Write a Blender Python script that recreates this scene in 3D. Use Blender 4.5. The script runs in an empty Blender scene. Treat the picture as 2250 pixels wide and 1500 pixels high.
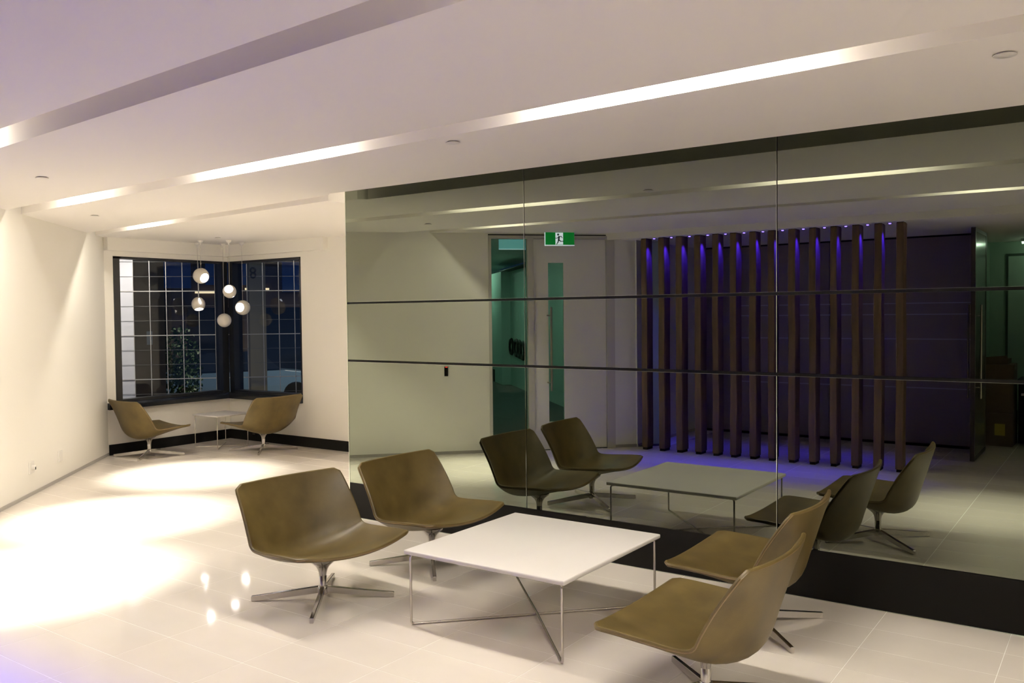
import bpy, bmesh, math, random
from mathutils import Vector, Matrix
random.seed(7)
SC = bpy.context.scene
COL = SC.collection
PI = math.pi

# ------------------------------------------------------------------ camera, world, exposure
CAM = Vector((0.0, -5.0096, 1.65))
YAW, PITCH, ROLL, FPX = 0.6163, -0.0315, -0.0104, 1906.12
fw = Vector((-math.sin(YAW) * math.cos(PITCH), math.cos(YAW) * math.cos(PITCH), math.sin(PITCH)))
rt = Vector((math.cos(YAW), math.sin(YAW), 0))
up = rt.cross(fw)
r2 = rt * math.cos(ROLL) + up * math.sin(ROLL)
u2 = up * math.cos(ROLL) - rt * math.sin(ROLL)
cam_d = bpy.data.cameras.new('camera')
cam_d.sensor_width = 36.0
cam_d.lens = FPX * 36.0 / 2250.0
cam_d.clip_start, cam_d.clip_end = 0.05, 300
cam = bpy.data.objects.new('camera', cam_d)
COL.objects.link(cam)
m = Matrix((r2, u2, -fw)).transposed().to_4x4()
m.translation = CAM
cam.matrix_world = m
SC.camera = cam

w = bpy.data.worlds.new('dusk_sky')
SC.world = w
w.use_nodes = True
w.node_tree.nodes['Background'].inputs[0].default_value = (0.05, 0.11, 0.30, 1)
w.node_tree.nodes['Background'].inputs[1].default_value = 0.5

SC.view_settings.view_transform = 'Standard'
SC.view_settings.look = 'None'
SC.view_settings.gamma = 1.0
SC.view_settings.use_curve_mapping = False
SC.view_settings.exposure = 0.08
SC.cycles.max_bounces = 14
SC.cycles.diffuse_bounces = 7
SC.cycles.glossy_bounces = 6
SC.cycles.sample_clamp_indirect = 6.0

TUBE_E = 400.0        # trough fluorescent tubes
SHORT_E = 470.0       # short lamps beside the trough spots
SPOT_W = 1150.0
LED_W = 150.0
WARM = (1.0, 0.92, 0.78)

# ------------------------------------------------------------------ materials
MATS = {}
def mat(name, col=(.8, .8, .8), rough=.5, metal=0.0, spec=.5, emit=None, estr=0.0, coat=0.0):
    if name in MATS: return MATS[name]
    M = bpy.data.materials.new(name); M.use_nodes = True
    b = M.node_tree.nodes['Principled BSDF']
    b.inputs['Base Color'].default_value = (*col, 1)
    b.inputs['Roughness'].default_value = rough
    b.inputs['Metallic'].default_value = metal
    b.inputs['Specular IOR Level'].default_value = spec
    b.inputs['Coat Weight'].default_value = coat
    if emit:
        b.inputs['Emission Color'].default_value = (*emit, 1)
        b.inputs['Emission Strength'].default_value = estr
    MATS[name] = M
    return M
def noise_mat(name, c1, c2, scale=(1, 1, 1), nscale=5, rough=.5, bump=0.0, bscale=None, detail=6, spec=.5, metal=0, rough_var=0, coords='Object', coat=0):
    M = mat(name, c1, rough, metal, spec, coat=coat)
    nt = M.node_tree; N = nt.nodes; L = nt.links
    b = N['Principled BSDF']
    tc = N.new('ShaderNodeTexCoord'); mp = N.new('ShaderNodeMapping')
    mp.inputs['Scale'].default_value = scale
    no = N.new('ShaderNodeTexNoise'); no.inputs['Scale'].default_value = nscale; no.inputs['Detail'].default_value = detail
    rp = N.new('ShaderNodeValToRGB')
    rp.color_ramp.elements[0].position = .3; rp.color_ramp.elements[1].position = .72
    rp.color_ramp.elements[0].color = (*c1, 1); rp.color_ramp.elements[1].color = (*c2, 1)
    L.new(tc.outputs[coords], mp.inputs[0]); L.new(mp.outputs[0], no.inputs['Vector'])
    L.new(no.outputs[0], rp.inputs[0]); L.new(rp.outputs[0], b.inputs['Base Color'])
    if rough_var:
        mr = N.new('ShaderNodeMapRange'); mr.inputs[3].default_value = rough - rough_var; mr.inputs[4].default_value = rough + rough_var
        L.new(no.outputs[0], mr.inputs[0]); L.new(mr.outputs[0], b.inputs['Roughness'])
    if bump:
        n2 = N.new('ShaderNodeTexNoise'); n2.inputs['Scale'].default_value = bscale or nscale * 8; n2.inputs['Detail'].default_value = 3
        L.new(mp.outputs[0], n2.inputs['Vector'])
        bp = N.new('ShaderNodeBump'); bp.inputs['Strength'].default_value = bump; bp.inputs['Distance'].default_value = .002
        L.new(n2.outputs[0], bp.inputs['Height']); L.new(bp.outputs[0], b.inputs['Normal'])
    return M
def glass_mat(name, tint, refl=1.0, ior=1.45):
    if name in MATS: return MATS[name]
    M = bpy.data.materials.new(name); M.use_nodes = True
    nt = M.node_tree; nt.nodes.clear(); N = nt.nodes
    out = N.new('ShaderNodeOutputMaterial'); mx = N.new('ShaderNodeMixShader')
    tr = N.new('ShaderNodeBsdfTransparent'); tr.inputs[0].default_value = (*tint, 1)
    gl = N.new('ShaderNodeBsdfGlossy'); gl.inputs[0].default_value = (refl, refl, refl, 1); gl.inputs['Roughness'].default_value = 0.0
    lw = N.new('ShaderNodeLayerWeight'); lw.inputs[0].default_value = .5
    pw_ = N.new('ShaderNodeMath'); pw_.operation = 'POWER'; pw_.inputs[1].default_value = 5.0
    fr = N.new('ShaderNodeMath'); fr.operation = 'MULTIPLY_ADD'; f0 = ((ior-1)/(ior+1))**2
    fr.inputs[1].default_value = 1-f0; fr.inputs[2].default_value = f0
    nt.links.new(lw.outputs['Facing'], pw_.inputs[0]); nt.links.new(pw_.outputs[0], fr.inputs[0])
    nt.links.new(fr.outputs[0], mx.inputs[0]); nt.links.new(tr.outputs[0], mx.inputs[1]); nt.links.new(gl.outputs[0], mx.inputs[2])
    nt.links.new(mx.outputs[0], out.inputs[0])
    MATS[name] = M
    return M

M_WALL = noise_mat('warm_white_paint', (.875, .855, .80), (.885, .865, .81), nscale=1.5, rough=.55, spec=.3)
M_CEIL = noise_mat('ceiling_white', (.90, .87, .83), (.91, .88, .84), nscale=1.2, rough=.7, spec=.2)
M_TILE = noise_mat('polished_porcelain', (.765, .708, .645), (.805, .748, .685), nscale=1.1, rough=.055, spec=.45, rough_var=.012, coords='Generated')
M_GROUT = mat('pale_grout', (.96, .94, .90), .7)
M_BLACK = mat('satin_black', (.007, .007, .007), .5, spec=.12)
M_KICK = mat('black_kickboard', (.007, .0065, .006), .5, spec=.12)
M_BFRAME = mat('black_window_metal', (.010, .011, .013), .32)
M_SILL = mat('black_gloss_sill', (.015, .017, .022), .12)
M_GREYSK = mat('grey_skirting', (.42, .40, .38), .4)
M_MIRROR = mat('grey_tinted_mirror', (.222, .241, .194), 0.0, 1.0)
M_EDGE = mat('polished_glass_edge', (.75, .80, .72), .08, 1.0)
M_CHROME = mat('polished_aluminium', (.62, .60, .58), .16, 1.0)
M_STEEL = mat('brushed_steel', (.60, .57, .53), .26, 1.0)
M_LEATHER = noise_mat('olive_brown_leather', (.070, .048, .012), (.132, .094, .028), nscale=6, rough=.42, bump=.25, bscale=260, spec=.45, rough_var=.06)
M_PIPE = noise_mat('leather_piping', (.16, .105, .05), (.20, .135, .065), nscale=9, rough=.4)
M_TABLE = mat('white_laminate', (.77, .74, .71), .28, spec=.4)
M_WHITEPL = mat('white_plastic', (.80, .78, .74), .35)
M_PORC = noise_mat('ivory_porcelain', (.72, .68, .60), (.76, .72, .64), nscale=3, rough=.22)
M_PGLOW = mat('lamp_inside_glow', (.9, .9, .95), .5, emit=(.90, .90, 1.0), estr=14.0)
M_TUBE = mat('warm_tube', (1, 1, 1), .5, emit=WARM, estr=TUBE_E)
M_SHORT = mat('warm_short_lamp', (1, 1, 1), .5, emit=WARM, estr=SHORT_E)
M_LED = mat('blue_led', (.1, .1, 1), .3, emit=(.10, .06, 1.0), estr=45)
M_WOOD = noise_mat('old_dark_timber', (.075, .043, .024), (.215, .130, .072), scale=(14, 14, .9), nscale=1.6, rough=.6, bump=.6, bscale=14, detail=8, spec=.5)
M_PANEL = noise_mat('dark_plum_laminate', (.28, .225, .245), (.30, .245, .265), nscale=2, rough=.5)
M_STRIP = mat('frosted_strip', (.50, .50, .66), .4)
M_DOOR = noise_mat('door_white', (.84, .81, .77), (.86, .83, .79), nscale=1.4, rough=.5)
M_FRAME = mat('door_frame_grey', (.60, .57, .54), .45)
M_GREEN = glass_mat('green_office_glass', (.72, .87, .83), 1.0, 1.5)
M_CLEAR = glass_mat('window_glass', (.86, .90, .90), .9, 1.45)
M_DKGLASS = glass_mat('smoked_door_glass', (.20, .25, .22), .8, 1.45)
M_CARPET = noise_mat('dark_teal_carpet', (.028, .040, .040), (.045, .060, .058), nscale=60, rough=.95, bump=.5)
M_OFFWALL = mat('office_wall', (.50, .63, .57), .6)
M_SIGN = mat('exit_green', (.0, .25, .04), .4, emit=(.0, .30, .035), estr=.9)
M_SIGNW = mat('exit_white', (.8, .85, 1), .4, emit=(.75, .80, 1.0), estr=2.2)
M_SIGNMAN = mat('exit_dark_green', (.0, .06, .05), .5)
M_PALEBLUE = mat('pale_blue_panel', (.35, .6, .7), .4, emit=(.35, .72, .85), estr=1.3)
M_CARD = noise_mat('brown_cardboard', (.10, .072, .045), (.12, .088, .056), nscale=6, rough=.85)
M_YELLOW = mat('yellow_label', (.45, .40, .05), .6)
M_RED = mat('red_led', (.8, .05, .03), .4, emit=(1, .06, .03), estr=4)
M_OTUBE = mat('office_cool_tube', (1, 1, 1), .5, emit=(.80, 1.0, .95), estr=120)

# ------------------------------------------------------------------ mesh helpers
class MB:
    def __init__(s): s.bm = bmesh.new()
    def box(s, x0, x1, y0, y1, z0, z1, bev=0, seg=2):
        vs = [s.bm.verts.new(p) for p in ((x0,y0,z0),(x1,y0,z0),(x1,y1,z0),(x0,y1,z0),(x0,y0,z1),(x1,y0,z1),(x1,y1,z1),(x0,y1,z1))]
        fs = [s.bm.faces.new([vs[i] for i in q]) for q in ((0,3,2,1),(4,5,6,7),(0,1,5,4),(1,2,6,5),(2,3,7,6),(3,0,4,7))]
        if bev:
            es = list({e for f in fs for e in f.edges})
            bmesh.ops.bevel(s.bm, geom=es, offset=bev, segments=seg, affect='EDGES', profile=.5)
        return s
    def prism(s, poly, z0, z1):
        a = [s.bm.verts.new((p[0], p[1], z0)) for p in poly]
        b = [s.bm.verts.new((p[0], p[1], z1)) for p in poly]
        n = len(poly)
        s.bm.faces.new(a[::-1]); s.bm.faces.new(b)
        for i in range(n): s.bm.faces.new((a[i], a[(i+1) % n], b[(i+1) % n], b[i]))
        return s
    def prism_y(s, poly, y0, y1):   # polygon in x,z extruded along y
        a = [s.bm.verts.new((p[0], y0, p[1])) for p in poly]
        b = [s.bm.verts.new((p[0], y1, p[1])) for p in poly]
        n = len(poly)
        s.bm.faces.new(a); s.bm.faces.new(b[::-1])
        for i in range(n): s.bm.faces.new((a[(i+1) % n], a[i], b[i], b[(i+1) % n]))
        return s
    def tube(s, pts, r, seg=10, closed=False):
        P = [Vector(p) for p in pts]; n = len(P); rings = []
        prev = None
        for i in range(n):
            if closed: t = (P[(i+1) % n] - P[i-1])
            else: t = (P[min(i+1, n-1)] - P[max(i-1, 0)])
            t.normalize()
            if prev is None:
                a = t.orthogonal().normalized()
            else:
                a = prev - t * prev.dot(t)
                a = a.normalized() if a.length > 1e-6 else t.orthogonal().normalized()
            prev = a; b = t.cross(a)
            rings.append([s.bm.verts.new(P[i] + (a * math.cos(2*PI*k/seg) + b * math.sin(2*PI*k/seg)) * r) for k in range(seg)])
        m_ = n if closed else n - 1
        for i in range(m_):
            A, B = rings[i], rings[(i+1) % n]
            off = 0
            if closed and i == n - 1:
                off = min(range(seg), key=lambda o: (A[0].co - B[o].co).length)
            for k in range(seg):
                s.bm.faces.new((A[k], A[(k+1) % seg], B[(k+1+off) % seg], B[(k+off) % seg]))
        if not closed:
            s.bm.faces.new(rings[0][::-1]); s.bm.faces.new(rings[-1])
        return s
    def lathe(s, prof, seg=28, M=None, cap=True):
        rings = []
        M = M or Matrix.Identity(4)
        for r, z in prof:
            rings.append([s.bm.verts.new(M @ Vector((r*math.cos(2*PI*k/seg), r*math.sin(2*PI*k/seg), z))) for k in range(seg)])
        for A, B in zip(rings, rings[1:]):
            for k in range(seg): s.bm.faces.new((A[k], A[(k+1) % seg], B[(k+1) % seg], B[k]))
        if cap:
            s.bm.faces.new(rings[0][::-1]); s.bm.faces.new(rings[-1])
        return s
    def quad_line(s, p, q, wd, y0, y1):  # thick bar in x,z plane
        d = Vector((q[0]-p[0], q[1]-p[1])); d.normalize(); n = Vector((-d.y, d.x)) * wd / 2
        e = d * wd * .4
        return s.prism_y([(p[0]-e.x+n.x, p[1]-e.y+n.y), (p[0]-e.x-n.x, p[1]-e.y-n.y), (q[0]+e.x-n.x, q[1]+e.y-n.y), (q[0]+e.x+n.x, q[1]+e.y+n.y)], y0, y1)
    def mesh(s, name, material, smooth=False):
        bmesh.ops.recalc_face_normals(s.bm, faces=s.bm.faces)
        me = bpy.data.meshes.new(name); s.bm.to_mesh(me); s.bm.free()
        me.materials.append(material)
        if smooth:
            for p in me.polygons: p.use_smooth = True
            me.set_sharp_from_angle(angle=math.radians(40))
        return me
    def build(s, name, material, parent=None, smooth=False, loc=None, rz=0):
        return place(name, s.mesh(name, material, smooth), parent, loc, rz)

def place(name, me, parent=None, loc=None, rz=0):
    o = bpy.data.objects.new(name, me); COL.objects.link(o)
    o.parent = parent
    if loc is not None: o.location = loc
    if rz: o.rotation_euler.z = rz
    return o
def tag(o, label, cat, group=None, kind=None):
    o['label'] = label; o['category'] = cat
    if group: o['group'] = group
    if kind: o['kind'] = kind
    return o
def empty(name, loc=(0, 0, 0), rz=0, parent=None):
    o = bpy.data.objects.new(name, None); COL.objects.link(o)
    o.empty_display_size = .1; o.location = loc; o.rotation_euler.z = rz; o.parent = parent
    return o
def structure(o, label, cat): return tag(o, label, cat, kind='structure')
def bend(pts, r, n=5):
    """round the inner corners of a polyline"""
    P = [Vector(p) for p in pts]; out = [P[0]]
    for a, b, c in zip(P, P[1:], P[2:]):
        d1 = (a - b).normalized(); d2 = (c - b).normalized()
        for k in range(n + 1):
            t = k / n
            out.append((b + d1*r)*(1-t)**2 + b*2*t*(1-t) + (b + d2*r)*t*t)
    out.append(P[-1])
    return out
def spot(name, loc, power, color, size_deg, blend, radius, parent=None, direction=(0, 0, -1)):
    d = bpy.data.lights.new(name, 'SPOT'); d.energy = power; d.color = color
    d.spot_size = math.radians(size_deg); d.spot_blend = blend; d.shadow_soft_size = radius
    o = bpy.data.objects.new(name, d); COL.objects.link(o); o.location = loc; o.parent = parent
    o.rotation_euler = Vector(direction).to_track_quat('-Z', 'Y').to_euler()
    return o

# ------------------------------------------------------------------ key dimensions
ZC = 2.616            # ceiling rafts
ZS = 2.54             # lower soffit over the timber posts
ZTOP = 2.84
XM0 = -5.194          # left end of the mirror wall
XR = 4.2              # right end of the room (outside the frame)
XW, YW = -9.98, 2.40  # window walls
P0 = Vector((-10.04, .72)); P1 = Vector((-4.913, -4.58))
WL = (P1 - P0).length
EV = (P1 - P0).normalized(); NV = Vector((-EV.y, EV.x))
WANG = math.atan2(EV.y, EV.x)
YP = -6.4             # dark panel wall
XRET = -4.905         # return wall beside the posts
def wl(t, s, z=0): return Vector((P0.x + EV.x*t + NV.x*s, P0.y + EV.y*t + NV.y*s, z))
def line(a, b): k = (b[1]-a[1])/(b[0]-a[0]); return lambda x: a[1] + k*(x-a[0])
def wall_hit(f, s=-.03):
    lo, hi = -10.5, -3.0
    for _ in range(60):
        x = (lo+hi)/2
        side = (x-P0.x)*NV.x + (f(x)-P0.y)*NV.y
        if side < s: lo = x
        else: hi = x
    return (x, f(x))
T1n = line((-4.673, -2.887), (-1.887, -3.06)); T1f = line((-5.192, -2.653), (-1.654, -2.884))
T2n = line((-7.894, -1.318), (-.284, -1.684)); T2f = line((-8.137, -1.082), (-.30, -1.49))
T3n = line((-9.471, .234), (-5.249, -.141)); T3f = line((-9.66, .436), (-5.477, .07))

# ------------------------------------------------------------------ floor
room_poly = [wl(-.1, -.1)[:2], (XW-.1, YW+.1), (XM0+.2, YW+.1), (XM0+.2, .05), (XR, .05), (XR, -8.3), (-1.6, -8.3), (-1.6, YP-.05), (XRET-.1, YP-.05), wl(WL+.05, -.1)[:2]]
floor = MB().prism(room_poly, -.06, -.0005).build('floor', M_GROUT)
structure(floor, 'glossy cream porcelain tile floor with pale grout lines', 'floor')
def inside(p, poly):
    c = False; n = len(poly)
    for i in range(n):
        a, b = poly[i], poly[i-1]
        if (a[1] > p[1]) != (b[1] > p[1]) and p[0] < (b[0]-a[0])*(p[1]-a[1])/(b[1]-a[1]) + a[0]: c = not c
    return c
TX, TY, GAP = .594, .303, .0030
cells = []
for i in range(-18, 11):
    for j in range(-29, 10):
        cx = -1.055 + TX*(i+.5); cy = TY*(j+.5)
        if any(inside((cx+a*TX/2, cy+b*TY/2), room_poly) for a in (-1, 0, 1) for b in (-1, 0, 1)):
            if all(inside((cx+a*(TX/2), cy+b*(TY/2)), [wl(-.6, -.45)[:2], (XW-.5, YW+.5), (XR+.6, YW+.5), (XR+.6, -8.6), (XRET-.3, -8.6), wl(WL+.3, -.45)[:2]]) for a in (-1, 1) for b in (-1, 1)):
                cells.append((cx, cy))
def tile_rank(c):
    d = Vector((c[0], c[1], 0)) - CAM
    z = d.dot(fw)
    if z < .3: return 1e3 + abs(z)
    px = d.dot(r2)/z*FPX; py = -d.dot(u2)/z*FPX
    vis = abs(px) < 1250 and abs(py) < 900 and c[1] < .1 or (c[0] < XM0 and abs(px) < 1200)
    return d.length if vis else 100 + d.length
cells.sort(key=tile_rank)
tm = MB().box(-(TX-GAP)/2, (TX-GAP)/2, -(TY-GAP)/2, (TY-GAP)/2, -.01, 0).mesh('tile', M_TILE)
for cx, cy in cells[:300]: place('tile', tm, floor, (cx, cy, 0))
rest = MB()
for cx, cy in cells[300:]: rest.box(cx-(TX-GAP)/2, cx+(TX-GAP)/2, cy-(TY-GAP)/2, cy+(TY-GAP)/2, -.01, 0)
ro = rest.build('tile_field', M_TILE, floor); ro['kind'] = 'stuff'

# ------------------------------------------------------------------ ceiling
ceil = MB().prism([(-13.5, 2.6), (XR+.1, 2.6), (XR+.1, -4.25), (-4.95, -4.25), (-13.5, 1.5)], ZTOP-.004, ZTOP+.10).build('ceiling', M_CEIL)
structure(ceil, 'white plaster ceiling of wide flat rafts parted by recessed light slots', 'ceiling')
def raft(poly, z0=ZC, z1=ZTOP): return MB().prism(poly, z0, z1).build('raft', M_CEIL, ceil)
ysof = lambda x: -4.30
raft([wall_hit(ysof), (XR, -4.30), (XR, T1n(XR)), wall_hit(T1n)])
raft([wall_hit(T1f), (XR, T1f(XR)), (XR, T2n(XR)), wall_hit(T2n)])
raft([wall_hit(T2f), (XR, T2f(XR)), (XR, -.2144), (-5.15, -.2144), (-5.22, -.160), wall_hit(T3n)])
h3 = wall_hit(T3f)
raft([h3, (-5.47, T3f(-5.47)), (-5.47, YW+.05), (XW-.05, YW+.05), (XW-.05, .62)])
# lower soffit above the posts, the dark panels and the store room
raft([wl(WL-.40, -.03)[:2], wl(WL+.02, -.03)[:2], (XRET-.06, -4.6), (XRET-.06, -8.3), (XR, -8.3), (XR, -4.302), (-5.184, -4.302)], ZS, ZTOP-.01)

# ------------------------------------------------------------------ mirror wall
core = MB().box(XM0, XR, .012, YW+.2, 0, ZTOP).build('wall_mirror', M_WALL)
structure(core, 'long wall clad in grey tinted mirror panels above a black kickboard', 'wall')
MB().box(XM0, XR, .0065, .0125, .27, ZTOP-.01).build('joint_backing', M_BLACK, core)
MB().box(XM0, XR, -.001, .0125, .006, .2816).build('kickboard', M_KICK, core)
MB().box(XM0, XR, -.006, .0, 0, .005).build('floor_trim', M_EDGE, core)
XV = [XM0, -3.4354, -1.6586, .118, 1.895, XR]
ZJ = [.2836, 1.2842, 1.7531, ZTOP-.012]
def mirror_panel(x0, x1, z0, z1):
    mb = MB().box(x0, x1, 0, .007, z0, z1, bev=.0016, seg=1)
    o = mb.build('mirror_panel', M_MIRROR, core)
    o.data.materials.append(M_EDGE)
    for p in o.data.polygons:
        if max(abs(c) for c in p.normal) < .95: p.material_index = 1
    return o
for i in range(5):
    for j in range(3):
        gx0 = 0 if i == 0 else .0022
        mirror_panel(XV[i]+gx0, XV[i+1]-.0022, ZJ[j] + (0 if j == 0 else .0085), ZJ[j+1] - (0 if j == 2 else .0085))
# slim silver edge strip on the free end of the mirror wall
MB().box(XM0-.005, XM0+.0005, -.003, .012, .0, ZTOP-.01).build('edge_strip', M_EDGE, core)

# ------------------------------------------------------------------ angled wall with the glazed door
wroot = (P0.x, P0.y, 0)
TD0, TD1, ZD = 5.536, 7.093, 2.60
mb = MB()
mb.box(-.12, TD0, -.14, 0, 0, ZTOP); mb.box(TD0, TD1, -.14, 0, ZD, ZTOP); mb.box(TD1, WL, -.14, 0, 0, ZTOP)
wall_left = mb.build('wall_left', M_WALL, loc=wroot, rz=WANG)
structure(wall_left, 'angled warm white wall running from window nook to the glazed door', 'wall')
bs = MB().box(.0, TD0-.004, 0, .006, 0, .034).box(TD1, WL, 0, .006, 0, .034).build('baseboard_left', M_GREYSK, loc=wroot, rz=WANG)
structure(bs, 'thin grey skirting strip along the angled white wall', 'baseboard')
# door set
door = empty('door_1', wroot, WANG)
structure(door, 'white office door with slot window beside a green glass sidelight', 'door')
mb = MB()
mb.box(TD0, TD0+.035, -.12, .012, 0, ZD-.012); mb.box(6.012, 6.085, -.12, .012, 0, ZD-.012); mb.box(6.992, TD1, -.12, .012, 0, ZD-.012)
mb.box(TD0, TD1, -.12, .012, 2.552, ZD-.012); mb.box(TD0+.03, 6.02, -.12, .012, 0, .02)
mb.build('frame', M_FRAME, door)
MB().box(TD0, TD1, -.11, .002, ZD-.013, ZD+.001).build('head_shadow_gap', M_BLACK, door)
MB().box(TD0+.034, 6.014, -.07, -.058, .019, 2.556).build('side_pane', M_GREEN, door)
mb = MB()
L0, L1, V0, V1, ZV0, ZV1 = 6.090, 6.988, 6.268, 6.460, .34, 2.264
mb.box(L0, V0, -.065, -.02, .008, 2.549); mb.box(V1, L1, -.065, -.02, .008, 2.549)
mb.box(V0, V1, -.065, -.02, .008, ZV0); mb.box(V0, V1, -.065, -.02, ZV1, 2.549)
leaf = mb.build('leaf', M_DOOR, door)
MB().box(V0-.004, V1+.004, -.047, -.038, ZV0-.004, ZV1+.004).build('vision_pane', M_GREEN, leaf)
for s_, t_ in ((1, 6.288), (-1, 6.262)):
    y0 = -.02 if s_ > 0 else -.065
    yh = y0 + s_*.06
    mb = MB().tube([(t_, yh, .72), (t_, yh, 1.73)], .0135, 12)
    for z_ in (.82, 1.63):
        mb.tube([(t_, yh, z_), (t_-.035, yh - s_*.008, z_), (t_-.035, y0 - s_*.01, z_)], .009, 8)
    mb.build('handle', M_STEEL, leaf, smooth=True)
# card reader
cr = empty('card_reader', wl(5.018, 0, .9265), WANG)
tag(cr, 'small black card reader with red light on white wall by the glass door', 'card reader')
MB().box(-.021, .021, -.002, .024, 0, .113, bev=.003).build('body', M_BLACK, cr)
MB().box(-.014, .014, .018, .0255, .1035, .1115).build('indicator_light', M_RED, cr)
# wall plates
def plate(name, t, z, label, cat, plug):
    r = empty(name, wl(t, 0, z), WANG); tag(r, label, cat)
    MB().box(-.058, .058, -.001, .010, -.055, .055, bev=.003).build('cover_plate', M_WHITEPL, r)
    if plug:
        MB().lathe([(.024, 0), (.024, .03), (.018, .036)], 16, Matrix.Translation((0, .008, 0)) @ Matrix.Rotation(-PI/2, 4, 'X')).build('plug', M_WHITEPL, r, True)
        MB().box(.003, .018, .043, .046, -.016, .008).build('plug_slot', M_BLACK, r)
    else:
        for k in (-.026, .026): MB().box(-.04, .04, .009, .0135, k-.021, k+.021, bev=.002).build('socket_face', M_WHITEPL, r)
plate('power_outlet', 1.693, .252, 'white double power outlet low on the angled white wall', 'outlet', False)
plate('cable_outlet', 2.431, .262, 'white wall plate with a plugged dark hole low on the angled wall', 'outlet', True)

# exit sign in front of the door head
ex = empty('exit_sign', wl(6.382, .12, 2.462), WANG)
tag(ex, 'green and white running man exit sign hung above the white door', 'exit sign')
MB().box(-.181, .181, -.028, .0, 0, .16, bev=.002).build('housing', M_WHITEPL, ex)
MB().box(-.175, .178, -.001, .003, .008, .156).build('green_face', M_SIGN, ex)
MB().box(-.181, .181, -.020, .004, -.004, .005).build('light_edge', M_SIGNW, ex)
MB().box(-.1815, -.176, -.020, .004, .0, .16).build('side_edge', M_SIGNW, ex)
MB().box(-.053, .040, .0025, .0045, .010, .150).build('doorway_panel', M_SIGNW, ex)
def sg(px, py): return (-.181 + (px/9.375+1040-1197)*.362/65, .16 - (py/9.375+480-509)*.16/30)
man = MB()
hx, hz = sg(1742, 328)
man.prism_y([(hx+.0125*math.cos(a*PI/8), hz+.0125*math.sin(a*PI/8)) for a in range(16)], .0040, .0062)
for a, b, wd in (((1762, 372), (1752, 445), .019), ((1690, 404), (1722, 402), .007), ((1722, 402), (1758, 368), .008), ((1770, 368), (1806, 366), .009), ((1806, 366), (1826, 396), .008),
                 ((1752, 445), (1738, 485), .012), ((1738, 485), (1712, 528), .010), ((1764, 440), (1795, 470), .011), ((1795, 470), (1858, 468), .008)):
    man.quad_line(sg(*a), sg(*b), wd, .0042, .0060)
man.build('running_man', M_SIGNMAN, ex)
for x_ in (-.10, .10): MB().tube([(x_, -.014, .158), (x_, -.014, ZC-2.462+.002)], .006, 8).build('hanger_rod', M_WHITEPL, ex)

# ------------------------------------------------------------------ window walls
mb = MB()
mb.box(XW-.22, XW, .60, .77, 0, ZTOP); mb.box(XW-.22, XW, .77, YW+.2, 0, .56); mb.box(XW-.22, XW, .77, YW+.2, 2.40, ZTOP)
wn = mb.build('wall_window_left', M_WALL); structure(wn, 'short white wall under and over the left corner window', 'wall')
mb = MB()
mb.box(-8.502, XM0+.02, YW, YW+.22, 0, ZTOP); mb.box(XW, -8.502, YW, YW+.22, 0, .56); mb.box(XW, -8.502, YW, YW+.22, 2.40, ZTOP)
wn2 = mb.build('wall_window_right', M_WALL); structure(wn2, 'white wall around the right corner window behind the mirror wall', 'wall')
MB().box(XW-.02, XW+.085, .66, YW+.01, 2.462, ZC+.01).build('trim_1', M_WALL)
MB().box(XW+.08, -8.0, YW-.085, YW+.01, 2.462, ZC+.01).build('trim_2', M_WALL)
structure(bpy.data.objects['trim_1'], 'white blind pelmet above the left corner window', 'pelmet')
structure(bpy.data.objects['trim_2'], 'white blind pelmet above the right corner window', 'pelmet')
b1 = MB().box(XW-.01, XW+.012, .665, YW, 0, .126).build('baseboard_window_left', M_BLACK)
structure(b1, 'black skirting board under the left corner window', 'baseboard')
b2 = MB().box(XW, XM0, YW-.012, YW+.01, 0, .126).build('baseboard_window_right', M_BLACK)
structure(b2, 'black skirting board under the right corner window', 'baseboard')
so = empty('skirting_outlet', (-9.46, YW-.012, .078)); tag(so, 'tiny silver outlet set in the black skirting behind the side table', 'outlet')
MB().box(-.045, .045, -.006, .001, -.03, .03, bev=.002).build('cover_plate', M_BLACK, so)
MB().box(-.026, .026, -.009, -.005, .012, .020).build('silver_bar', M_CHROME, so)
# windows
win1 = empty('window_1', (XW, 1.6, 0)); structure(win1, 'left pane of the black framed corner window', 'window')
mb = MB()
mb.box(-.14, .002, -.83, -.745, .60, 2.40); mb.box(-.14, .002, -.83, .80, 2.372, 2.40); mb.box(-.14, .0, -.83, .80, .60, .66); mb.box(-.14, .004, .70, .80, .60, 2.40)
mb.build('frame', M_BFRAME, win1)
MB().box(-.085, -.077, -.75, .71, .655, 2.375).build('pane', M_CLEAR, win1)
mb = MB().prism_y([(-.14, .55), (.055, .55), (.055, .60), (.02, .625), (-.08, .655), (-.14, .655)], -.94, .795)
mb.build('sill', M_SILL, win1)
win2 = empty('window_2', (-9.2, YW, 0)); structure(win2, 'right pane of the black framed corner window', 'window')
mb = MB()
mb.box(-.76, -.66, -.004, .14, .60, 2.40); mb.box(.672, .698, -.002, .14, .60, 2.40); mb.box(-.76, .698, -.002, .14, 2.372, 2.40); mb.box(-.76, .698, 0, .14, .60, .66)
mb.build('frame', M_BFRAME, win2)
MB().box(-.67, .68, .077, .085, .655, 2.375).build('pane', M_CLEAR, win2)
sl = MB()
poly = [(.14, .55), (-.055, .55), (-.055, .60), (-.02, .625), (.08, .655), (.14, .655)]
a = [sl.bm.verts.new((-.775, p[0], p[1])) for p in poly]; b = [sl.bm.verts.new((.698, p[0], p[1])) for p in poly]
sl.bm.faces.new(a); sl.bm.faces.new(b[::-1])
for i in range(6): sl.bm.faces.new((a[i], a[(i+1) % 6], b[(i+1) % 6], b[i]))
sl.build('sill', M_SILL, win2)

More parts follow.
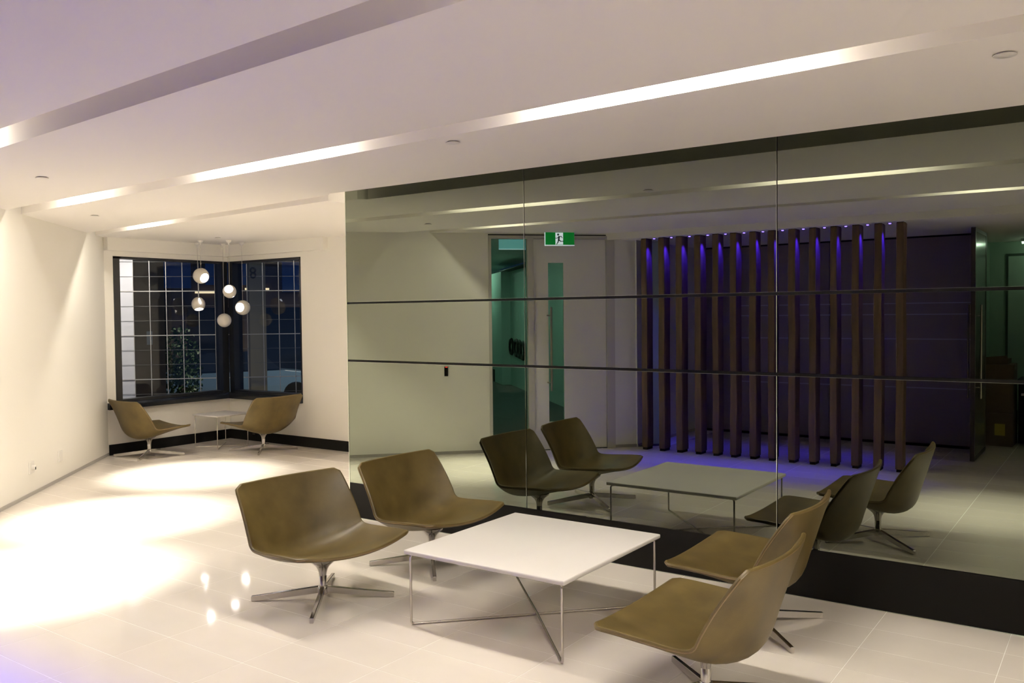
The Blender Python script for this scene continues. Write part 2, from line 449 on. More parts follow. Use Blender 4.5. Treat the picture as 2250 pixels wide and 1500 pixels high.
# ------------------------------------------------------------------ return wall, dark panel wall, store room
rw = MB().box(XRET-.12, XRET, YP-.05, P1.y+.01, 0, ZTOP-.02).build('wall_return', M_WALL); structure(rw, 'white return wall behind the end of the timber post row', 'wall')
bs2 = MB().box(XRET-.005, XRET+.006, YP, P1.y, 0, .034).build('baseboard_return', M_GREYSK); structure(bs2, 'thin grey skirting on the white return wall', 'baseboard')
pw = MB().box(XRET-.05, -1.34, YP-.10, YP-.012, 0, ZTOP-.02).build('wall_panel', M_BLACK); structure(pw, 'dark plum panelled wall behind the row of timber posts', 'wall')
xs = [XRET, -4.30, -3.10, -2.30, -1.34]
for a, b in zip(xs, xs[1:]): MB().box(a+.003, b-.003, YP-.014, YP, .035, ZS-.022).build('panel', M_PANEL, pw)
for z in (1.887, 1.732, 1.597, 1.298, .708):
    MB().box(XRET+.62, -1.36, YP-.002, YP+.0015, z-.006, z+.006).build('frosted_line', M_STRIP, pw)
wr = MB().box(-.33, XR, YP-.10, YP, 0, ZTOP-.02).build('wall_back', M_WALL); structure(wr, 'white wall beside the store room doorway', 'wall')
we = MB().box(XR, XR+.12, -8.4, .3, 0, ZTOP).build('wall_right', M_WALL); structure(we, 'white end wall closing the lounge past the mirror wall', 'wall')
M_STORE = mat('store_room_paint', (.30, .42, .33), .6)
sb = MB().box(-4.0, XR, -8.32, -8.2, 0, ZTOP-.02).box(-1.62, -1.50, -8.25, YP-.09, 0, ZTOP-.02).box(.9, 1.0, -8.25, YP-.09, 0, ZTOP-.02).build('wall_store', M_STORE); structure(sb, 'green tinted walls of the dim store room', 'wall')
# open door leaf of the store room
od = empty('door_2', (-1.345, YP, 0), 0); structure(od, 'tall smoked grey door with dark edge standing open by the plum panels', 'door')
mb = MB().box(-.022, .022, .90, .945, .012, ZS-.012).box(-.018, .018, .0, .90, .012, .06).box(-.018, .018, .0, .90, ZS-.05, ZS-.012).box(-.018, .018, .0, .04, .012, ZS-.012)
mb.build('leaf_frame', mat('dark_door_edge', (.055, .040, .040), .4), od)
MB().box(-.014, .014, .03, .905, .055, ZS-.045).build('leaf_panel', mat('smoked_gloss_panel', (.085, .10, .088), .18), od)
for s_ in (-1, 1):
    mb = MB().tube([(s_*.062, .80, .68), (s_*.062, .80, 1.70)], .012, 10)
    for z_ in (.80, 1.58): mb.tube([(s_*.062, .80, z_), (s_*.004, .80, z_)], .008, 8)
    mb.build('handle', M_STEEL, od, smooth=True)
# inner door in the store room
d3 = empty('door_3', (-.85, -8.2, 0)); structure(d3, 'closed flush door in the back wall of the dim store room', 'door')
MB().box(-.46, .46, -.005, .02, 0, 2.38).build('frame', mat('dark_door_frame', (.05, .07, .055), .5), d3)
MB().box(-.43, .43, .015, .032, .005, 2.345).build('leaf', mat('green_white_door', (.34, .46, .38), .5), d3)
# cartons
def carton(loc, sx, sy, h, rz, label, lab=False):
    c = empty('carton', loc, rz); tag(c, label, 'carton', 'cartons stacked in the store room')
    MB().box(-sx/2, sx/2, -sy/2, sy/2, 0, h, bev=.004).build('body', M_CARD, c)
    MB().box(-sx/2-.001, sx/2+.001, -.03, .03, h-.07, h+.002).build('packing_tape', mat('tape', (.09, .07, .05), .3), c)
    if lab: MB().box(sx/2-.19, sx/2-.08, sy/2-.001, sy/2+.003, .13, .27).build('paper_label', M_YELLOW, c)
carton((-1.29, -7.09, 0), .40, .46, .40, .02, 'brown carton with yellow label at the foot of the stack in store room', True)
carton((-1.29, -7.09, .403), .40, .46, .58, -.01, 'tall brown carton standing on the carton with yellow label')
mb = empty('open_carton', (-1.30, -7.08, .985), .04); tag(mb, 'small open carton on top of the stack in the store room', 'carton')
MB().box(-.15, .15, -.14, .14, 0, .065).build('body', M_CARD, mb)
MB().prism_y([(-.15, .06), (.15, .06), (.15, .07), (.13, .105), (-.13, .078)], .132, .14).build('flap', M_CARD, mb)
cb = empty('black_cabinet', (-.82, -7.35, 0)); tag(cb, 'low black cabinet with chrome catch beside the cartons', 'cabinet')
MB().box(-.24, .24, -.25, .25, .02, .78, bev=.004).build('body', M_BLACK, cb)
MB().box(-.25, .25, -.26, .26, .78, .80, bev=.003).build('top', M_BLACK, cb)
for z0 in (.05, .42): MB().box(-.225, .225, .25, .262, z0, z0+.33, bev=.003).build('door', M_BLACK, cb)
MB().box(-.21, -.13, .26, .275, .60, .63, bev=.003).build('catch', M_CHROME, cb)
sl_ = empty('store_light', (-.80, -7.75, ZS-.05)); tag(sl_, 'bare fluorescent batten on the store room ceiling', 'ceiling light')
MB().box(-.3, .3, -.03, .03, .012, .05).build('body', M_WHITEPL, sl_)
MB().tube([(-.29, 0, .0), (.29, 0, 0)], .013, 10).build('tube', mat('store_tube', (1, 1, 1), .5, emit=(.75, 1.0, .82), estr=38), sl_)

# ------------------------------------------------------------------ timber posts and blue lights
PX = [-4.766, -4.543, -4.319, -4.085, -3.871, -3.658, -3.437, -3.226, -3.0, -2.777, -2.556, -2.339, -2.122, -1.908]
ords = ['first', 'second', 'third', 'fourth', 'fifth', 'sixth', 'seventh', 'eighth', 'ninth', 'tenth', 'eleventh', 'twelfth', 'thirteenth', 'last']
for i, x in enumerate(PX):
    wd, dp = random.uniform(.070, .080), random.uniform(.155, .17)
    r = empty('timber_post', (x+wd/2, -4.42-dp/2, 0), random.uniform(-.03, .03))
    tag(r, f'rough dark timber post, {ords[i]} of the row counted from white return wall', 'post', 'timber posts lit by blue lights')
    mb = MB().box(-wd/2, wd/2, -dp/2, dp/2, .028, ZS-.006, bev=.004, seg=1)
    bmesh.ops.subdivide_edges(mb.bm, edges=[e for e in mb.bm.edges if abs((e.verts[0].co-e.verts[1].co).z) > 1], cuts=14)
    ph = random.uniform(0, 9)
    for v in mb.bm.verts:
        v.co.x += .0025*math.sin(v.co.z*4.1+ph) + random.uniform(-.0012, .0012)
        v.co.y += .0030*math.sin(v.co.z*2.7+ph*2) + random.uniform(-.0012, .0012)
    me = mb.mesh('timber', M_WOOD)
    tb = place('timber', me, r); 
    MB().box(-wd/2+.008, wd/2-.008, -dp/2+.008, dp/2-.008, 0, .03).build('shoe', M_BLACK, r)
    MB().box(-wd/2+.004, wd/2-.004, -dp/2+.004, dp/2-.004, ZS-.008, ZS+.001).build('top_plate', M_BLACK, r)
for i in range(13):
    x = (PX[i]+.075 + PX[i+1])/2
    r = empty('blue_downlight', (x, -4.47, ZS))
    tag(r, f'tiny blue LED downlight between the {ords[i]} and {ords[i+1]} timber post', 'downlight', 'blue downlights between the timber posts')
    MB().lathe([(.028, .001), (.028, -.004), (.018, -.006)], 20).build('rim', M_CHROME, r, True)
    MB().lathe([(.014, -.0065), (.012, -.010), (.004, -.012)], 14).build('lens', M_LED, r, True)
    spot('beam', (0, 0, -.02), LED_W, (.035, .012, 1.0), 66, 1.0, .012, r, (-.16, .05, -1))

# ------------------------------------------------------------------ trough lamps
def tube_lamp(x, f, g, ln, label, material, grp):
    k = (f(x+.1)+g(x+.1)-f(x-.1)-g(x-.1))/2/.2
    r = empty('trough_lamp', (x, (f(x)+g(x))/2, ZTOP-.007), math.atan(k))
    tag(r, label, 'lamp', grp)
    MB().box(-ln/2-.03, ln/2+.03, -.028, .028, -.03, .003).build('batten', M_WHITEPL, r)
    MB().tube([(-ln/2, 0, -.050), (ln/2, 0, -.050)], .013, 12).build('tube', material, r, True)
    for s_ in (-1, 1): MB().box(s_*(ln/2+.008)-.010, s_*(ln/2+.008)+.010, -.016, .016, -.068, -.025).build('end_cap', M_WHITEPL, r)
    return r
G1 = 'fluorescent lamps hidden in the ceiling slots'
tube_lamp(-4.58, T2n, T2f, 1.25, 'long warm tube hidden in ceiling slot above the chairs facing right', M_TUBE, G1)
tube_lamp(-1.72, T2n, T2f, 1.15, 'long warm tube hidden in ceiling slot above the chairs facing left', M_TUBE, G1)
tube_lamp(1.14, T2n, T2f, 1.15, 'added unseen warm tube in the middle ceiling slot past the last mirror joint', M_TUBE, G1)  # added out of frame so more light bounces to the ceiling
tube_lamp(2.2, T1n, T1f, 1.15, 'added unseen warm tube in the ceiling slot by the store room door', M_TUBE, G1)  # extra tube out of frame, added to lift the room's bounce light
tl = tube_lamp(-5.33, lambda x: 1.3, lambda x: 1.3, 1.15, 'added unseen warm tube in the side ceiling slot at the end of the mirror wall', M_TUBE, G1)  # added behind the mirror wall's end to brighten the window nook
tl.rotation_euler.z = PI/2
G2 = 'short lamps hidden in the ceiling slots'
for x, f, g, px, py, lb in ((-8.55, T3n, T3f, -8.06, .47, 'short warm lamp hidden in the ceiling slot nearest the window nook'),
                            (-7.12, T2n, T2f, -6.83, -1.06, 'short warm lamp at the angled wall end of the middle ceiling slot'),
                            (-5.60, T1n, T1f, -5.65, -2.36, 'short warm lamp in the ceiling slot above the card reader'),
                            (-.95, T1n, T1f, -.86, -3.0, 'short warm lamp in the ceiling slot behind the chairs facing left'),
                            (3.1, T2n, T2f, 3.0, -1.6, 'added unseen short lamp at the right wall end of the middle ceiling slot')):  # last entry is an extra lamp, added out of frame for ceiling bounce
    r = tube_lamp(x, f, g, .42, lb, M_SHORT, G2)
    yc = (f(x)+g(x))/2
    d = Vector((px-x, py-yc, -ZC))
    s_ = spot('beam', (0, 0, -.16), SPOT_W * (.5 if x == -.95 else 1), (1, .94, .80), 44, 1.0, .04, r, Matrix.Rotation(-r.rotation_euler.z, 3, 'Z') @ d)
# round sprinkler cover discs
for x, y, lb in ((-3.079, -1.214, 'round white sprinkler cover on ceiling above the coffee table'), (-.384, -1.223, 'round white sprinkler cover on ceiling past the last mirror joint'),
                 (-6.04, -2.003, 'round white sprinkler cover on ceiling raft above the card reader wall'), (-7.90, -.6, 'round white sprinkler cover on ceiling near the angled wall'), (-9.0, 1.55, 'round white sprinkler cover on ceiling beside the pendant lamps')):
    r = empty('sprinkler_cover', (x, y, ZC)); tag(r, lb, 'sprinkler', 'round covers on the ceiling')
    MB().lathe([(.030, .002), (.030, -.007)], 20).build('neck', M_GREYSK, r)
    MB().lathe([(.040, -.006), (.041, -.009), (.038, -.0105)], 28).build('disc', M_WHITEPL, r, True)

# ------------------------------------------------------------------ pendant lamps in the nook
def pendant(x, y, z, d, axis, squash, label, lit=True, slit=None):
    r = empty('pendant_lamp', (x, y, z)); tag(r, label, 'pendant lamp', 'pendant lamps in the window nook')
    R = d/2
    prof_o, prof_i = [], []
    a0 = math.radians(40)                       # opening half angle around +z of the shade
    n = 18
    for k in range(n+1):
        a = PI - (PI - a0)*k/n
        prof_o.append((max(R*math.sin(a)*squash, .0004), R*math.cos(a)))
        prof_i.append((max((R-.006)*math.sin(a)*squash, .0003), (R-.006)*math.cos(a)))
    q = Vector(axis).to_track_quat('Z', 'Y').to_matrix().to_4x4()
    sh = MB().lathe(prof_o + prof_i[::-1], 32, q, cap=False)
    bmesh.ops.remove_doubles(sh.bm, verts=sh.bm.verts, dist=.0008)
    sh.build('shade', M_PORC, r, True)
    if lit:
        b = MB(); rb = R*.50
        b.lathe([(max(rb*math.sin(PI*k/10), .0005), R*.10 + rb*math.cos(PI*(1-k/10))) for k in range(11)], 18, q)
        b.build('bulb', M_PGLOW, r, True)
    if slit:
        sp = [Vector(slit[0]).normalized().slerp(Vector(slit[1]).normalized(), t/8)*(R+.0008) for t in range(9)]
        MB().tube([p if squash == 1 else p for p in sp], .0035, 6).build('light_slit', M_PGLOW, r, True)
    MB().tube([(0, 0, R*.96), (0, 0, ZC-z-.05)], .0022, 6).build('cord', mat('grey_cord', (.55, .53, .50), .5), r)
    MB().lathe([(.034, ZC-z+.001), (.034, ZC-z-.012), (.026, ZC-z-.028), (.010, ZC-z-.036), (.008, ZC-z-.055), (.003, ZC-z-.058)], 20).build('canopy', M_WHITEPL, r, True)
    return r
tocam = lambda x, y, z: (CAM - Vector((x, y, z))).normalized()
RGT = Vector((.52, .855, 0)); UPZ = Vector((0, 0, 1))
for (x, y, z, d, (ax, az, ac), sq, lb, lit, slit) in (
    (-9.502, 1.655, 2.171, .196, (.55, -.35, .75), 1.0, 'highest round porcelain pendant with lit opening turned towards the mirror wall', True, None),
    (-9.845, 1.847, 1.822, .190, (.10, -.93, .34), .90, 'porcelain pendant with lit opening facing down and a thin lit slit', True, 'r'),
    (-9.221, 1.866, 1.973, .192, (-.12, .40, .90), .86, 'barrel shaped porcelain pendant with open lit side facing the room', True, None),
    (-9.388, 2.189, 1.771, .192, (-.52, .05, .80), 1.0, 'round porcelain pendant with lit opening turned towards the angled wall', True, None),
    (-9.721, 2.147, 1.608, .182, (.1, .1, -1.0), 1.0, 'lowest porcelain pendant with its opening turned to the window', False, None)):
    tc_ = tocam(x, y, z)
    ax_ = RGT*ax + UPZ*az + tc_*ac
    sl_ = (RGT*.10+UPZ*.8+tc_*.6, RGT*.30+UPZ*.05+tc_*.95) if slit else None
    pendant(x, y, z, d, ax_, sq, lb, lit, sl_)

# ------------------------------------------------------------------ lounge chairs
def catmull(P, n):
    out = []
    Q = [Vector(p) for p in P]; Q = [Q[0]*2-Q[1]] + Q + [Q[-1]*2-Q[-2]]
    for k in range(n+1):
        t = k/n*(len(P)-1); i = min(int(t), len(P)-2); f = t-i
        a, b, c, d = Q[i:i+4]
        out.append(.5*((2*b) + (c-a)*f + (2*a-5*b+4*c-d)*f*f + (3*b-a-3*c+d)*f*f*f))
    return out
CEN = [(.362, .338), (.27, .326), (.13, .296), (.0, .268), (-.125, .255), (-.205, .292), (-.243, .385), (-.292, .53), (-.342, .682)]
EDG = [(.322, .374), (.22, .372), (.08, .364), (-.05, .358), (-.112, .370), (-.142, .425), (-.188, .513), (-.245, .605), (-.300, .684)]
def shell_mesh():
    NVv, NU = 34, 22
    C, Eg = catmull(CEN, NVv), catmull(EDG, NVv)
    arc = [0]
    for a, b in zip(Eg, Eg[1:]): arc.append(arc[-1] + (b-a).length)
    tot = arc[-1]; rc = .036
    def pt(iv, u):
        s = arc[iv]; w0 = .391 - .027*max(0, (s/tot-.45)/.55)
        d = min(s, tot-s)
        if d < rc: w0 = w0 - rc + math.sqrt(max(rc*rc-(rc-d)**2, 0))
        c = abs(u)**2.0
        p = C[iv]*(1-c) + Eg[iv]*c
        return Vector((p.x, u*w0, p.y))
    us = [math.sin((k/NU*2-1)*PI/2*.88)/math.sin(PI/2*.88) for k in range(NU+1)]
    G = [[pt(i, u) for u in us] for i in range(NVv+1)]
    bm = bmesh.new(); top, bot = [], []
    for i in range(NVv+1):
        rt_, rb_ = [], []
        for j in range(NU+1):
            du = G[i][min(j+1, NU)] - G[i][max(j-1, 0)]
            dv = G[min(i+1, NVv)][j] - G[max(i-1, 0)][j]
            n = dv.cross(du)
            if n.length < 1e-9: n = Vector((0, 0, 1))
            n.normalize()
            if n.z + n.x*.8 < 0: n = -n
            f = math.sin(PI*i/NVv)
            th = .020 + .020*(1-us[j]**2)*f
            rt_.append(bm.verts.new(G[i][j])); rb_.append(bm.verts.new(G[i][j]-n*th))
        top.append(rt_); bot.append(rb_)
    for i in range(NVv):
        for j in range(NU):
            bm.faces.new((top[i][j], top[i][j+1], top[i+1][j+1], top[i+1][j]))
            bm.faces.new((bot[i][j], bot[i+1][j], bot[i+1][j+1], bot[i][j+1]))
    for i in range(NVv):
        bm.faces.new((top[i][0], top[i+1][0], bot[i+1][0], bot[i][0]))
        bm.faces.new((top[i+1][NU], top[i][NU], bot[i][NU], bot[i+1][NU]))
    for j in range(NU):
        bm.faces.new((top[0][j+1], top[0][j], bot[0][j], bot[0][j+1]))
        bm.faces.new((top[NVv][j], top[NVv][j+1], bot[NVv][j+1], bot[NVv][j]))
    loop = [(top[i][0].co + bot[i][0].co)/2 for i in range(NVv+1)] + [(top[NVv][j].co + bot[NVv][j].co)/2 for j in range(1, NU+1)] \
        + [(top[i][NU].co + bot[i][NU].co)/2 for i in range(NVv-1, -1, -1)] + [(top[0][j].co + bot[0][j].co)/2 for j in range(NU-1, 0, -1)]
    loop = [p.copy() for p in loop]
    clean = [loop[0]]
    for p in loop[1:]:
        if (p-clean[-1]).length > .004: clean.append(p)
    mb = MB(); mb.bm.free(); mb.bm = bm
    me = mb.mesh('shell', M_LEATHER)
    for p in me.polygons: p.use_smooth = True
    me.set_sharp_from_angle(angle=math.radians(50))
    return me, clean
shell_me, loop = shell_mesh()
pipe_me = MB().tube(loop, .0105, 8, closed=True).mesh('piping', M_LEATHER, True)
seam_me = MB().tube([p + (p-Vector((-.02, 0, p.z))).normalized()*.0085 for p in loop], .0030, 6, closed=True).mesh('seam', M_PIPE, True)
col_me = MB().lathe([(.0225, .03), (.0225, .138), (.0215, .140), (.0215, .1425), (.0225, .1445), (.0235, .158), (.028, .176), (.038, .194), (.055, .210), (.074, .224), (.080, .238)], 28).mesh('column', M_CHROME, True)
hub_me = MB().lathe([(.026, .030), (.030, .036), (.030, .074), (.025, .082)], 24).mesh('hub', M_CHROME, True)
lg = MB()
V = lambda x, y, z: lg.bm.verts.new((x, y, z))
sec = [(.012, .0125, .040, .080), (.12, .0120, .028, .066), (.30, .0110, .008, .044), (.412, .0105, .0, .030)]
R_ = [[V(x, -w_, a), V(x, w_, a), V(x, w_, b), V(x, -w_, b)] for x, w_, a, b in sec]
for A, B in zip(R_, R_[1:]):
    for k in range(4): lg.bm.faces.new((A[k], A[(k+1) % 4], B[(k+1) % 4], B[k]))
lg.bm.faces.new(R_[0][::-1]); lg.bm.faces.new(R_[-1])
bmesh.ops.bevel(lg.bm, geom=[e for e in lg.bm.edges], offset=.0025, segments=1, affect='EDGES')
leg_me = lg.mesh('leg', M_CHROME)
def chair(x, y, a, star, label, grp):
    r = empty('lounge_chair', (x, y, 0), math.radians(a)); tag(r, label, 'chair', grp)
    sh = place('shell', shell_me, r); place('piping', pipe_me, sh); place('seam', seam_me, sh)
    place('column', col_me, r); place('hub', hub_me, r)
    for k in range(4): place('leg', leg_me, r, (0, 0, 0), math.radians(star - a + 90*k))
    return r
GA, GB = 'olive leather lounge chairs around the coffee table', 'olive leather lounge chairs in the window nook'
chair(-3.813, -1.562, -5.0, 39, 'olive leather swivel lounge chair facing the coffee table, beside the open floor by angled wall', GA)
chair(-3.761, -.649, -.5, 43, 'olive leather swivel lounge chair close to the mirror, seat tucked behind the white coffee table', GA)
chair(-1.60, -.58, 180.7, 47, 'olive leather swivel lounge chair between mirror kickboard and the chair with its back turned', GA)
chair(-1.446, -1.566, 179.2, 44, 'olive leather swivel lounge chair with rounded back turned, furthest from mirror, facing coffee table', GA)
chair(-9.534, .913, 85.9, 41, 'olive leather lounge chair by the angled wall under the left window', GB)
chair(-8.687, 1.919, 180, 43, 'olive leather lounge chair beside the right window, facing the side table', GB)

# ------------------------------------------------------------------ tables
def wire_table(name, x, y, sx, sy, h, th, rw_, label, rz=0, inset=.026, tuck=.13):
    r = empty(name, (x, y, 0), rz); tag(r, label, 'table')
    mb = MB().box(-sx/2, sx/2, -sy/2, sy/2, h-th, h, bev=.007, seg=3)
    mb.build('table_top', M_TABLE, r, True)
    for k, sgn in enumerate((1, -1)):
        a = Vector((sx/2-inset, sgn*(sy/2-inset), 0)); d = a.normalized()
        zt = h-th-rw_*.6; zb = rw_ + (rw_*1.6 if False else 0)
        A = [a - d*tuck + Vector((0, 0, zt)), a + Vector((0, 0, zt)), a + Vector((0, 0, zb))]
        B = [-a + Vector((0, 0, zb)), -a + Vector((0, 0, zt)), -a + d*tuck + Vector((0, 0, zt))]
        mid = [] if k == 0 else [d*.02 + Vector((0, 0, zb+rw_*1.7)), -d*.02 + Vector((0, 0, zb+rw_*1.7))]
        path = bend(A + mid + B, .018)
        MB().tube(path, rw_, 10).build('wire_leg', M_STEEL, r, True)
    return r
wire_table('coffee_table', -2.624, -1.1006, .999, 1.036, .406, .024, .0066, 'large square white coffee table on crossed steel wire legs', .0024)
wire_table('side_table', -9.42, 1.85, .50, .50, .425, .018, .0055, 'small white side table on steel wire legs in the window nook', 0, .022, .08)

# ------------------------------------------------------------------ office behind the glass door
off = empty('office_corridor', wroot, WANG); structure(off, 'dim green corridor walls seen through the glazed door', 'wall')
oc = MB().box(4.6, 7.75, -12.2, -.002, -.03, .004).build('floor_office', M_CARPET, loc=wroot, rz=WANG); structure(oc, 'dark teal carpet of the corridor behind the glass door', 'floor')
oc2 = MB().box(4.6, 7.75, -12.2, -.13, 2.80, 2.86).build('ceiling_office', mat('office_ceiling', (.40, .55, .47), .7), loc=wroot, rz=WANG); structure(oc2, 'pale ceiling of the corridor behind the glass door', 'ceiling')
MB().box(7.60, 7.72, -9.75, -.14, 0, 2.64).build('side_partition', M_OFFWALL, off)
MB().box(7.39, 7.60, -11.4, -9.70, 0, 2.64).build('stepped_partition', M_OFFWALL, off)
MB().box(7.37, 7.62, -9.78, -.14, 2.64, 2.66).build('partition_cap', M_BLACK, off)
MB().box(4.4, 7.8, -12.3, -12.1, 0, 2.8).build('end_partition', M_OFFWALL, off)
MB().box(4.4, 4.6, -12.2, -.14, 0, 2.8).build('left_partition', M_OFFWALL, off)
MB().box(7.25, 7.44, -12.08, -11.9, 0, 2.45).build('lit_wall_slab', mat('lit_wall_tone', (.75, .85, .8), .5), off)  # lit end of the corridor wall, its brightness put into a paler colour
MB().box(7.372, 7.392, -11.0, -10.7, .0, .30).build('black_bin_face', M_BLACK, off)
for s0, z0, dz in ((-9.5, .90, .16), (-8.9, .89, .17), (-8.55, .875, .175), (-8.2, .86, .18)):   # big dark rings of the wall graphic
    ring = [(7.593, s0+.20*math.cos(2*PI*k/20), z0+dz*math.sin(2*PI*k/20)) for k in range(20)]
    MB().tube(ring, .045, 6, True).build('ring_graphic', M_BLACK, off)
for k in range(5):
    s0 = -9.3+.38*k
    MB().box(7.592, 7.599, s0-.03, s0+.03, 1.50, 1.70).box(7.592, 7.599, s0+.09, s0+.12, 1.52, 1.68).build('pale_letter', mat('pale_letter', (.55, .7, .65), .5), off)
MB().box(7.590, 7.599, -7.3, -7.2, .62, .78).build('wall_switch', M_BLACK, off)
ob = empty('office_sign', wl(6.03, -1.0, 2.50), WANG); tag(ob, 'pale blue lit sign box hanging inside the corridor behind glass', 'sign')
MB().box(-.19, .19, -.02, .02, 0, .138, bev=.002).build('housing', M_PALEBLUE, ob)
MB().box(-.191, .191, -.012, .022, -.006, .004).build('light_edge', M_SIGNW, ob)
for x_ in (-.10, .10): MB().tube([(x_, 0, .136), (x_, 0, .3005)], .006, 6).build('hanger_rod', M_STEEL, ob)
for k, (t, s, nm) in enumerate(((6.6, -3.6, 'nearest the glass door'), (6.6, -7.2, 'half way down'), (7.0, -11.0, 'at the far end'))):
    r = empty('corridor_light', wl(t, s, 2.796), WANG); tag(r, f'recessed cool tube light on the corridor ceiling {nm}', 'ceiling light', 'corridor ceiling lights')
    MB().box(-.06, .06, -.62, .62, -.035, .0).build('body', M_WHITEPL, r)
    MB().box(-.05, .05, -.60, .60, -.042, -.034).build('diffuser', M_OTUBE, r)

# ------------------------------------------------------------------ outside the corner window
ED = Vector((1, 1, 0)).normalized(); SN = Vector((-1, 1, 0)).normalized()
fs = empty('facade_screen', (-11.60, 2.26, 0), PI/4)
tag(fs, 'thin pale steel grid screen standing outside the corner window', 'screen')
M_BAR = mat('pale_steel_bar', (.62, .56, .50), .4, .3)
u0 = 0.0
du = .2275
for k in range(-3, 14):
    u = u0 + du*k
    MB().box(u-.0045, u+.0045, -.006, .006, -.4, 3.2).build('vertical_bar', M_BAR, fs)
for z in (.117, .755, 1.393, 2.037, 2.68):
    MB().box(-du*3, du*13, -.011, -.003, z-.006, z+.006).build('horizontal_bar', M_BAR, fs)
M_THIN = mat('dull_thin_wire', (.20, .19, .18), .5)
for z in (.33, .54, .968, 1.18, 1.607, 1.82, 2.25, 2.465):
    MB().box(-du*3, du*13, -.009, -.005, z-.002, z+.002).build('thin_wire', M_THIN, fs)
M_WT = mat('white_facade_tile', (.80, .76, .76), .35)
tm2 = MB().box(-du/2+.006, du/2-.006, .004, .022, -.1045, .1045).mesh('white_tile', M_WT)
for col_ in (-3, -2):
    for z in [(.117 + .2130*(i+.5)) for i in range(-3, 14)]:
        place('white_tile', tm2, fs, (du*(col_+.5), 0, z))
# unseen lamp added to brighten the white tiles of the screen
el = empty('added_outdoor_light', (-10.75, .95, 2.85)); tag(el, 'added unseen light brightening the white facade tiles', 'added light')
MB().box(-.06, .06, -.06, .06, -.03, .05, bev=.01).build('housing', M_BFRAME, el)
MB().box(-.045, .045, -.045, .045, -.036, -.029).build('lens', mat('added_light_lens', (1, 1, 1), .4, emit=(1, .9, .85), estr=3), el)
spot('beam', (0, 0, -.05), 240, (1, .90, .86), 80, .8, .04, el, (-1.15, 1.15, -1.3))
el2 = empty('added_outdoor_light', (-9.6, 2.95, 2.85)); tag(el2, 'added unseen light over the right corner window', 'added light')  # second unseen lamp, added to brighten the grid bars
MB().box(-.06, .06, -.06, .06, -.03, .05, bev=.01).build('housing', M_BFRAME, el2)
MB().box(-.045, .045, -.045, .045, -.036, -.029).build('lens', MATS['added_light_lens'], el2)
spot('beam', (0, 0, -.05), 30, (1, .92, .85), 120, .6, .04, el2, (-.9, .75, -1.2))

gd = MB().box(-40, XW-.25, -6, 34, -.75, -.60).build('ground_street', noise_mat('asphalt', (.030, .032, .036), (.045, .047, .052), nscale=3, rough=.7)); structure(gd, 'dark asphalt street outside the window at dusk', 'ground')
VIEW = Vector((-.855, .519, 0)); RX = Vector((.519, .855, 0)); VANG = math.atan2(RX.y, RX.x)
def ext(rng, lat): return CAM.xy.to_3d() + VIEW*rng + RX*lat
bl = empty('building', ext(27, 2.5) + Vector((0, 0, -.6)), VANG); tag(bl, 'dark brown shop building with blue sign band across the street', 'building')
M_BRN = noise_mat('dark_brown_render', (.085, .062, .050), (.11, .08, .065), nscale=1, rough=.8)
MB().box(-9, 12, 0, 5, 0, 9).build('wall', M_BRN, bl)
M_BLUE = mat('dull_blue_sign', (.06, .14, .30), .5)
for a, b, z0, z1 in ((-2.6, -1.0, 3.1, 3.9), (-.6, 1.1, 3.2, 4.0), (1.6, 2.6, 3.0, 3.9), (-5.2, -3.4, 2.9, 3.6)):
    MB().box(a, b, -.12, .02, z0, z1).build('sign_band', M_BLUE, bl)
M_DKWIN = mat('dark_shop_window', (.012, .016, .022), .08)
for a in (-5.0, -3.1, -1.2, .7, 2.6, 4.5):
    wd_ = MB().box(a, a+1.5, -.06, .02, .5, 2.6).build('window', M_BRN, bl)
    MB().box(a+.07, a+1.43, -.075, -.05, .57, 2.53).build('pane', M_DKWIN, wd_)
M_STRIPL = mat('warm_shop_light', (1, .8, .5), .5, emit=(1, .75, .45), estr=1.2)
for a, z in ((-.9, 2.95), (.5, 3.05)): MB().box(a, a+.7, -.16, -.13, z, z+.06).build('shop_light', M_STRIPL, bl)
pr = empty('tan_pier', ext(17.5, .28) + Vector((0, 0, -.6)), VANG); tag(pr, 'tan rendered pier with small notice outside the left window', 'pier')
MB().box(-.35, .22, 0, .6, 0, 6).build('wall', noise_mat('tan_render', (.16, .11, .06), (.20, .14, .08), nscale=2, rough=.8), pr)
MB().box(-.10, .0, -.012, .0, 1.75, 2.0).build('notice', mat('paper_notice', (.4, .4, .36), .6), pr)
pc = empty('ochre_column', ext(16.5, 2.06) + Vector((0, 0, -.6)), VANG); tag(pc, 'ochre column with dark round emblem outside the right window', 'column')
M_OCH = noise_mat('ochre_render', (.26, .22, .13), (.31, .26, .16), nscale=2, rough=.8)
MB().box(-.14, .15, 0, .3, 0, 3.55).build('shaft', M_OCH, pc)
MB().box(-.18, .19, -.04, .34, 3.55, 3.75).build('cap', M_OCH, pc)
for z in (3.10, 3.01): MB().tube([(-.07+.042*math.cos(2*PI*k/16), -.01, z+.045*math.sin(2*PI*k/16)) for k in range(16)], .016, 6, True).build('emblem_ring', mat('emblem_brown', (.05, .035, .02), .6), pc)
tr = empty('street_tree', ext(18.5, .80) + Vector((0, 0, -.6)), VANG); tag(tr, 'dark green street tree outside the left window', 'tree')
MB().tube([(0, 0, 0), (.03, 0, .5), (-.02, .02, 1.2)], .05, 8).build('trunk', mat('bark', (.05, .04, .03), .9), tr)
lf = MB()
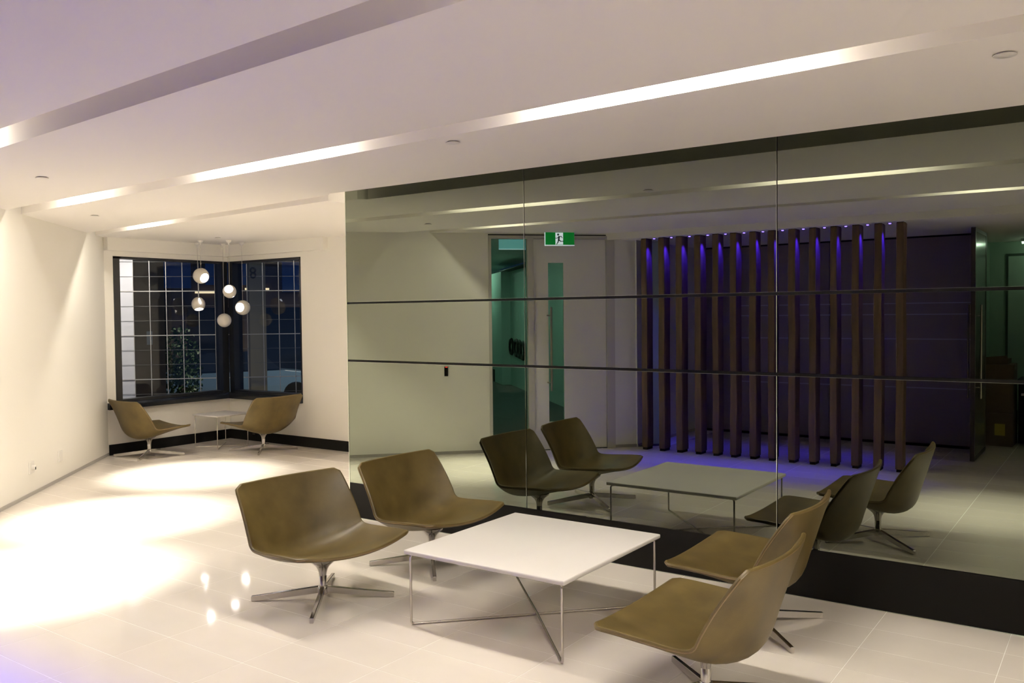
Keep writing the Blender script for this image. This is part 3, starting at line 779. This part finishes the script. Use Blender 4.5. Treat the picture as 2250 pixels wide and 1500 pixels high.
for k in range(1400):
    a, b = random.uniform(0, 2*PI), math.acos(random.uniform(-1, 1)); rr = random.random()**.4
    p = Vector((.42*rr*math.sin(b)*math.cos(a), .42*rr*math.sin(b)*math.sin(a), 1.15 + .95*rr*math.cos(b)))
    n = Vector((random.gauss(0, 1), random.gauss(0, 1), random.gauss(0, 1))).normalized(); o_ = n.orthogonal().normalized()*.045; q_ = n.cross(o_)*.6
    lf.bm.faces.new([lf.bm.verts.new(p+v) for v in (o_, q_, -o_, -q_)])
lo = lf.build('foliage', noise_mat('dark_leaves', (.02, .06, .018), (.05, .11, .03), nscale=9, rough=.6), tr); lo['kind'] = 'stuff'
def car(rng, lat, rz, col, label):
    r = empty('parked_car', ext(rng, lat) + Vector((0, 0, -.6)), VANG + rz); tag(r, label, 'car', 'cars parked in the street')
    body = [(-2.1, .32), (-2.12, .62), (-2.0, .86), (-1.15, .93), (1.0, .93), (1.85, .84), (2.1, .66), (2.12, .34)]
    mb = MB().prism_y(body, -.84, .84); bmesh.ops.bevel(mb.bm, geom=list(mb.bm.edges), offset=.05, segments=2, affect='EDGES')
    mb.build('body', mat(label.split()[0]+'_car_paint', col, .25, coat=.5), r, True)
    mb = MB().prism_y([(-1.45, .90), (-.85, 1.40), (.45, 1.42), (1.05, .90)], -.72, .72); bmesh.ops.bevel(mb.bm, geom=list(mb.bm.edges), offset=.06, segments=2, affect='EDGES')
    mb.build('cabin', M_DKWIN, r, True)
    for x in (-1.3, 1.3):
        for y in (-.78, .78):
            MB().lathe([(.18, -.1), (.31, -.09), (.32, 0), (.31, .09), (.18, .1)], 20, Matrix.Translation((x, y, .32)) @ Matrix.Rotation(PI/2, 4, 'X')).build('wheel', M_BLACK, r, True)
car(22.5, 2.2, .15, (.10, .16, .22), 'blue parked car seen low through the corner window')
car(22.0, 6.9, -.05, (.14, .16, .18), 'grey parked car partly past the right edge of the window')
st = empty('added_street_lamp', (-13.2, 11.5, -.6)); tag(st, 'added unseen street lamp lighting the street by the parked cars', 'street lamp')  # lamp out of view, added to light the dusk street
MB().tube([(0, 0, 0), (0, 0, 5.4), (.0, -.25, 5.6), (0, -.8, 5.65)], .05, 10).build('pole', M_BFRAME, st, True)
MB().box(-.12, .12, -1.15, -.7, 5.60, 5.70, bev=.02).build('head', M_BFRAME, st)
MB().box(-.09, .09, -1.1, -.75, 5.585, 5.602).build('lens', mat('added_lamp_lens', (1, .9, .7), .4, emit=(1, .82, .6), estr=8), st)
spot('beam', (0, -.92, 5.55), 2600, (1, .85, .68), 150, .4, .08, st)
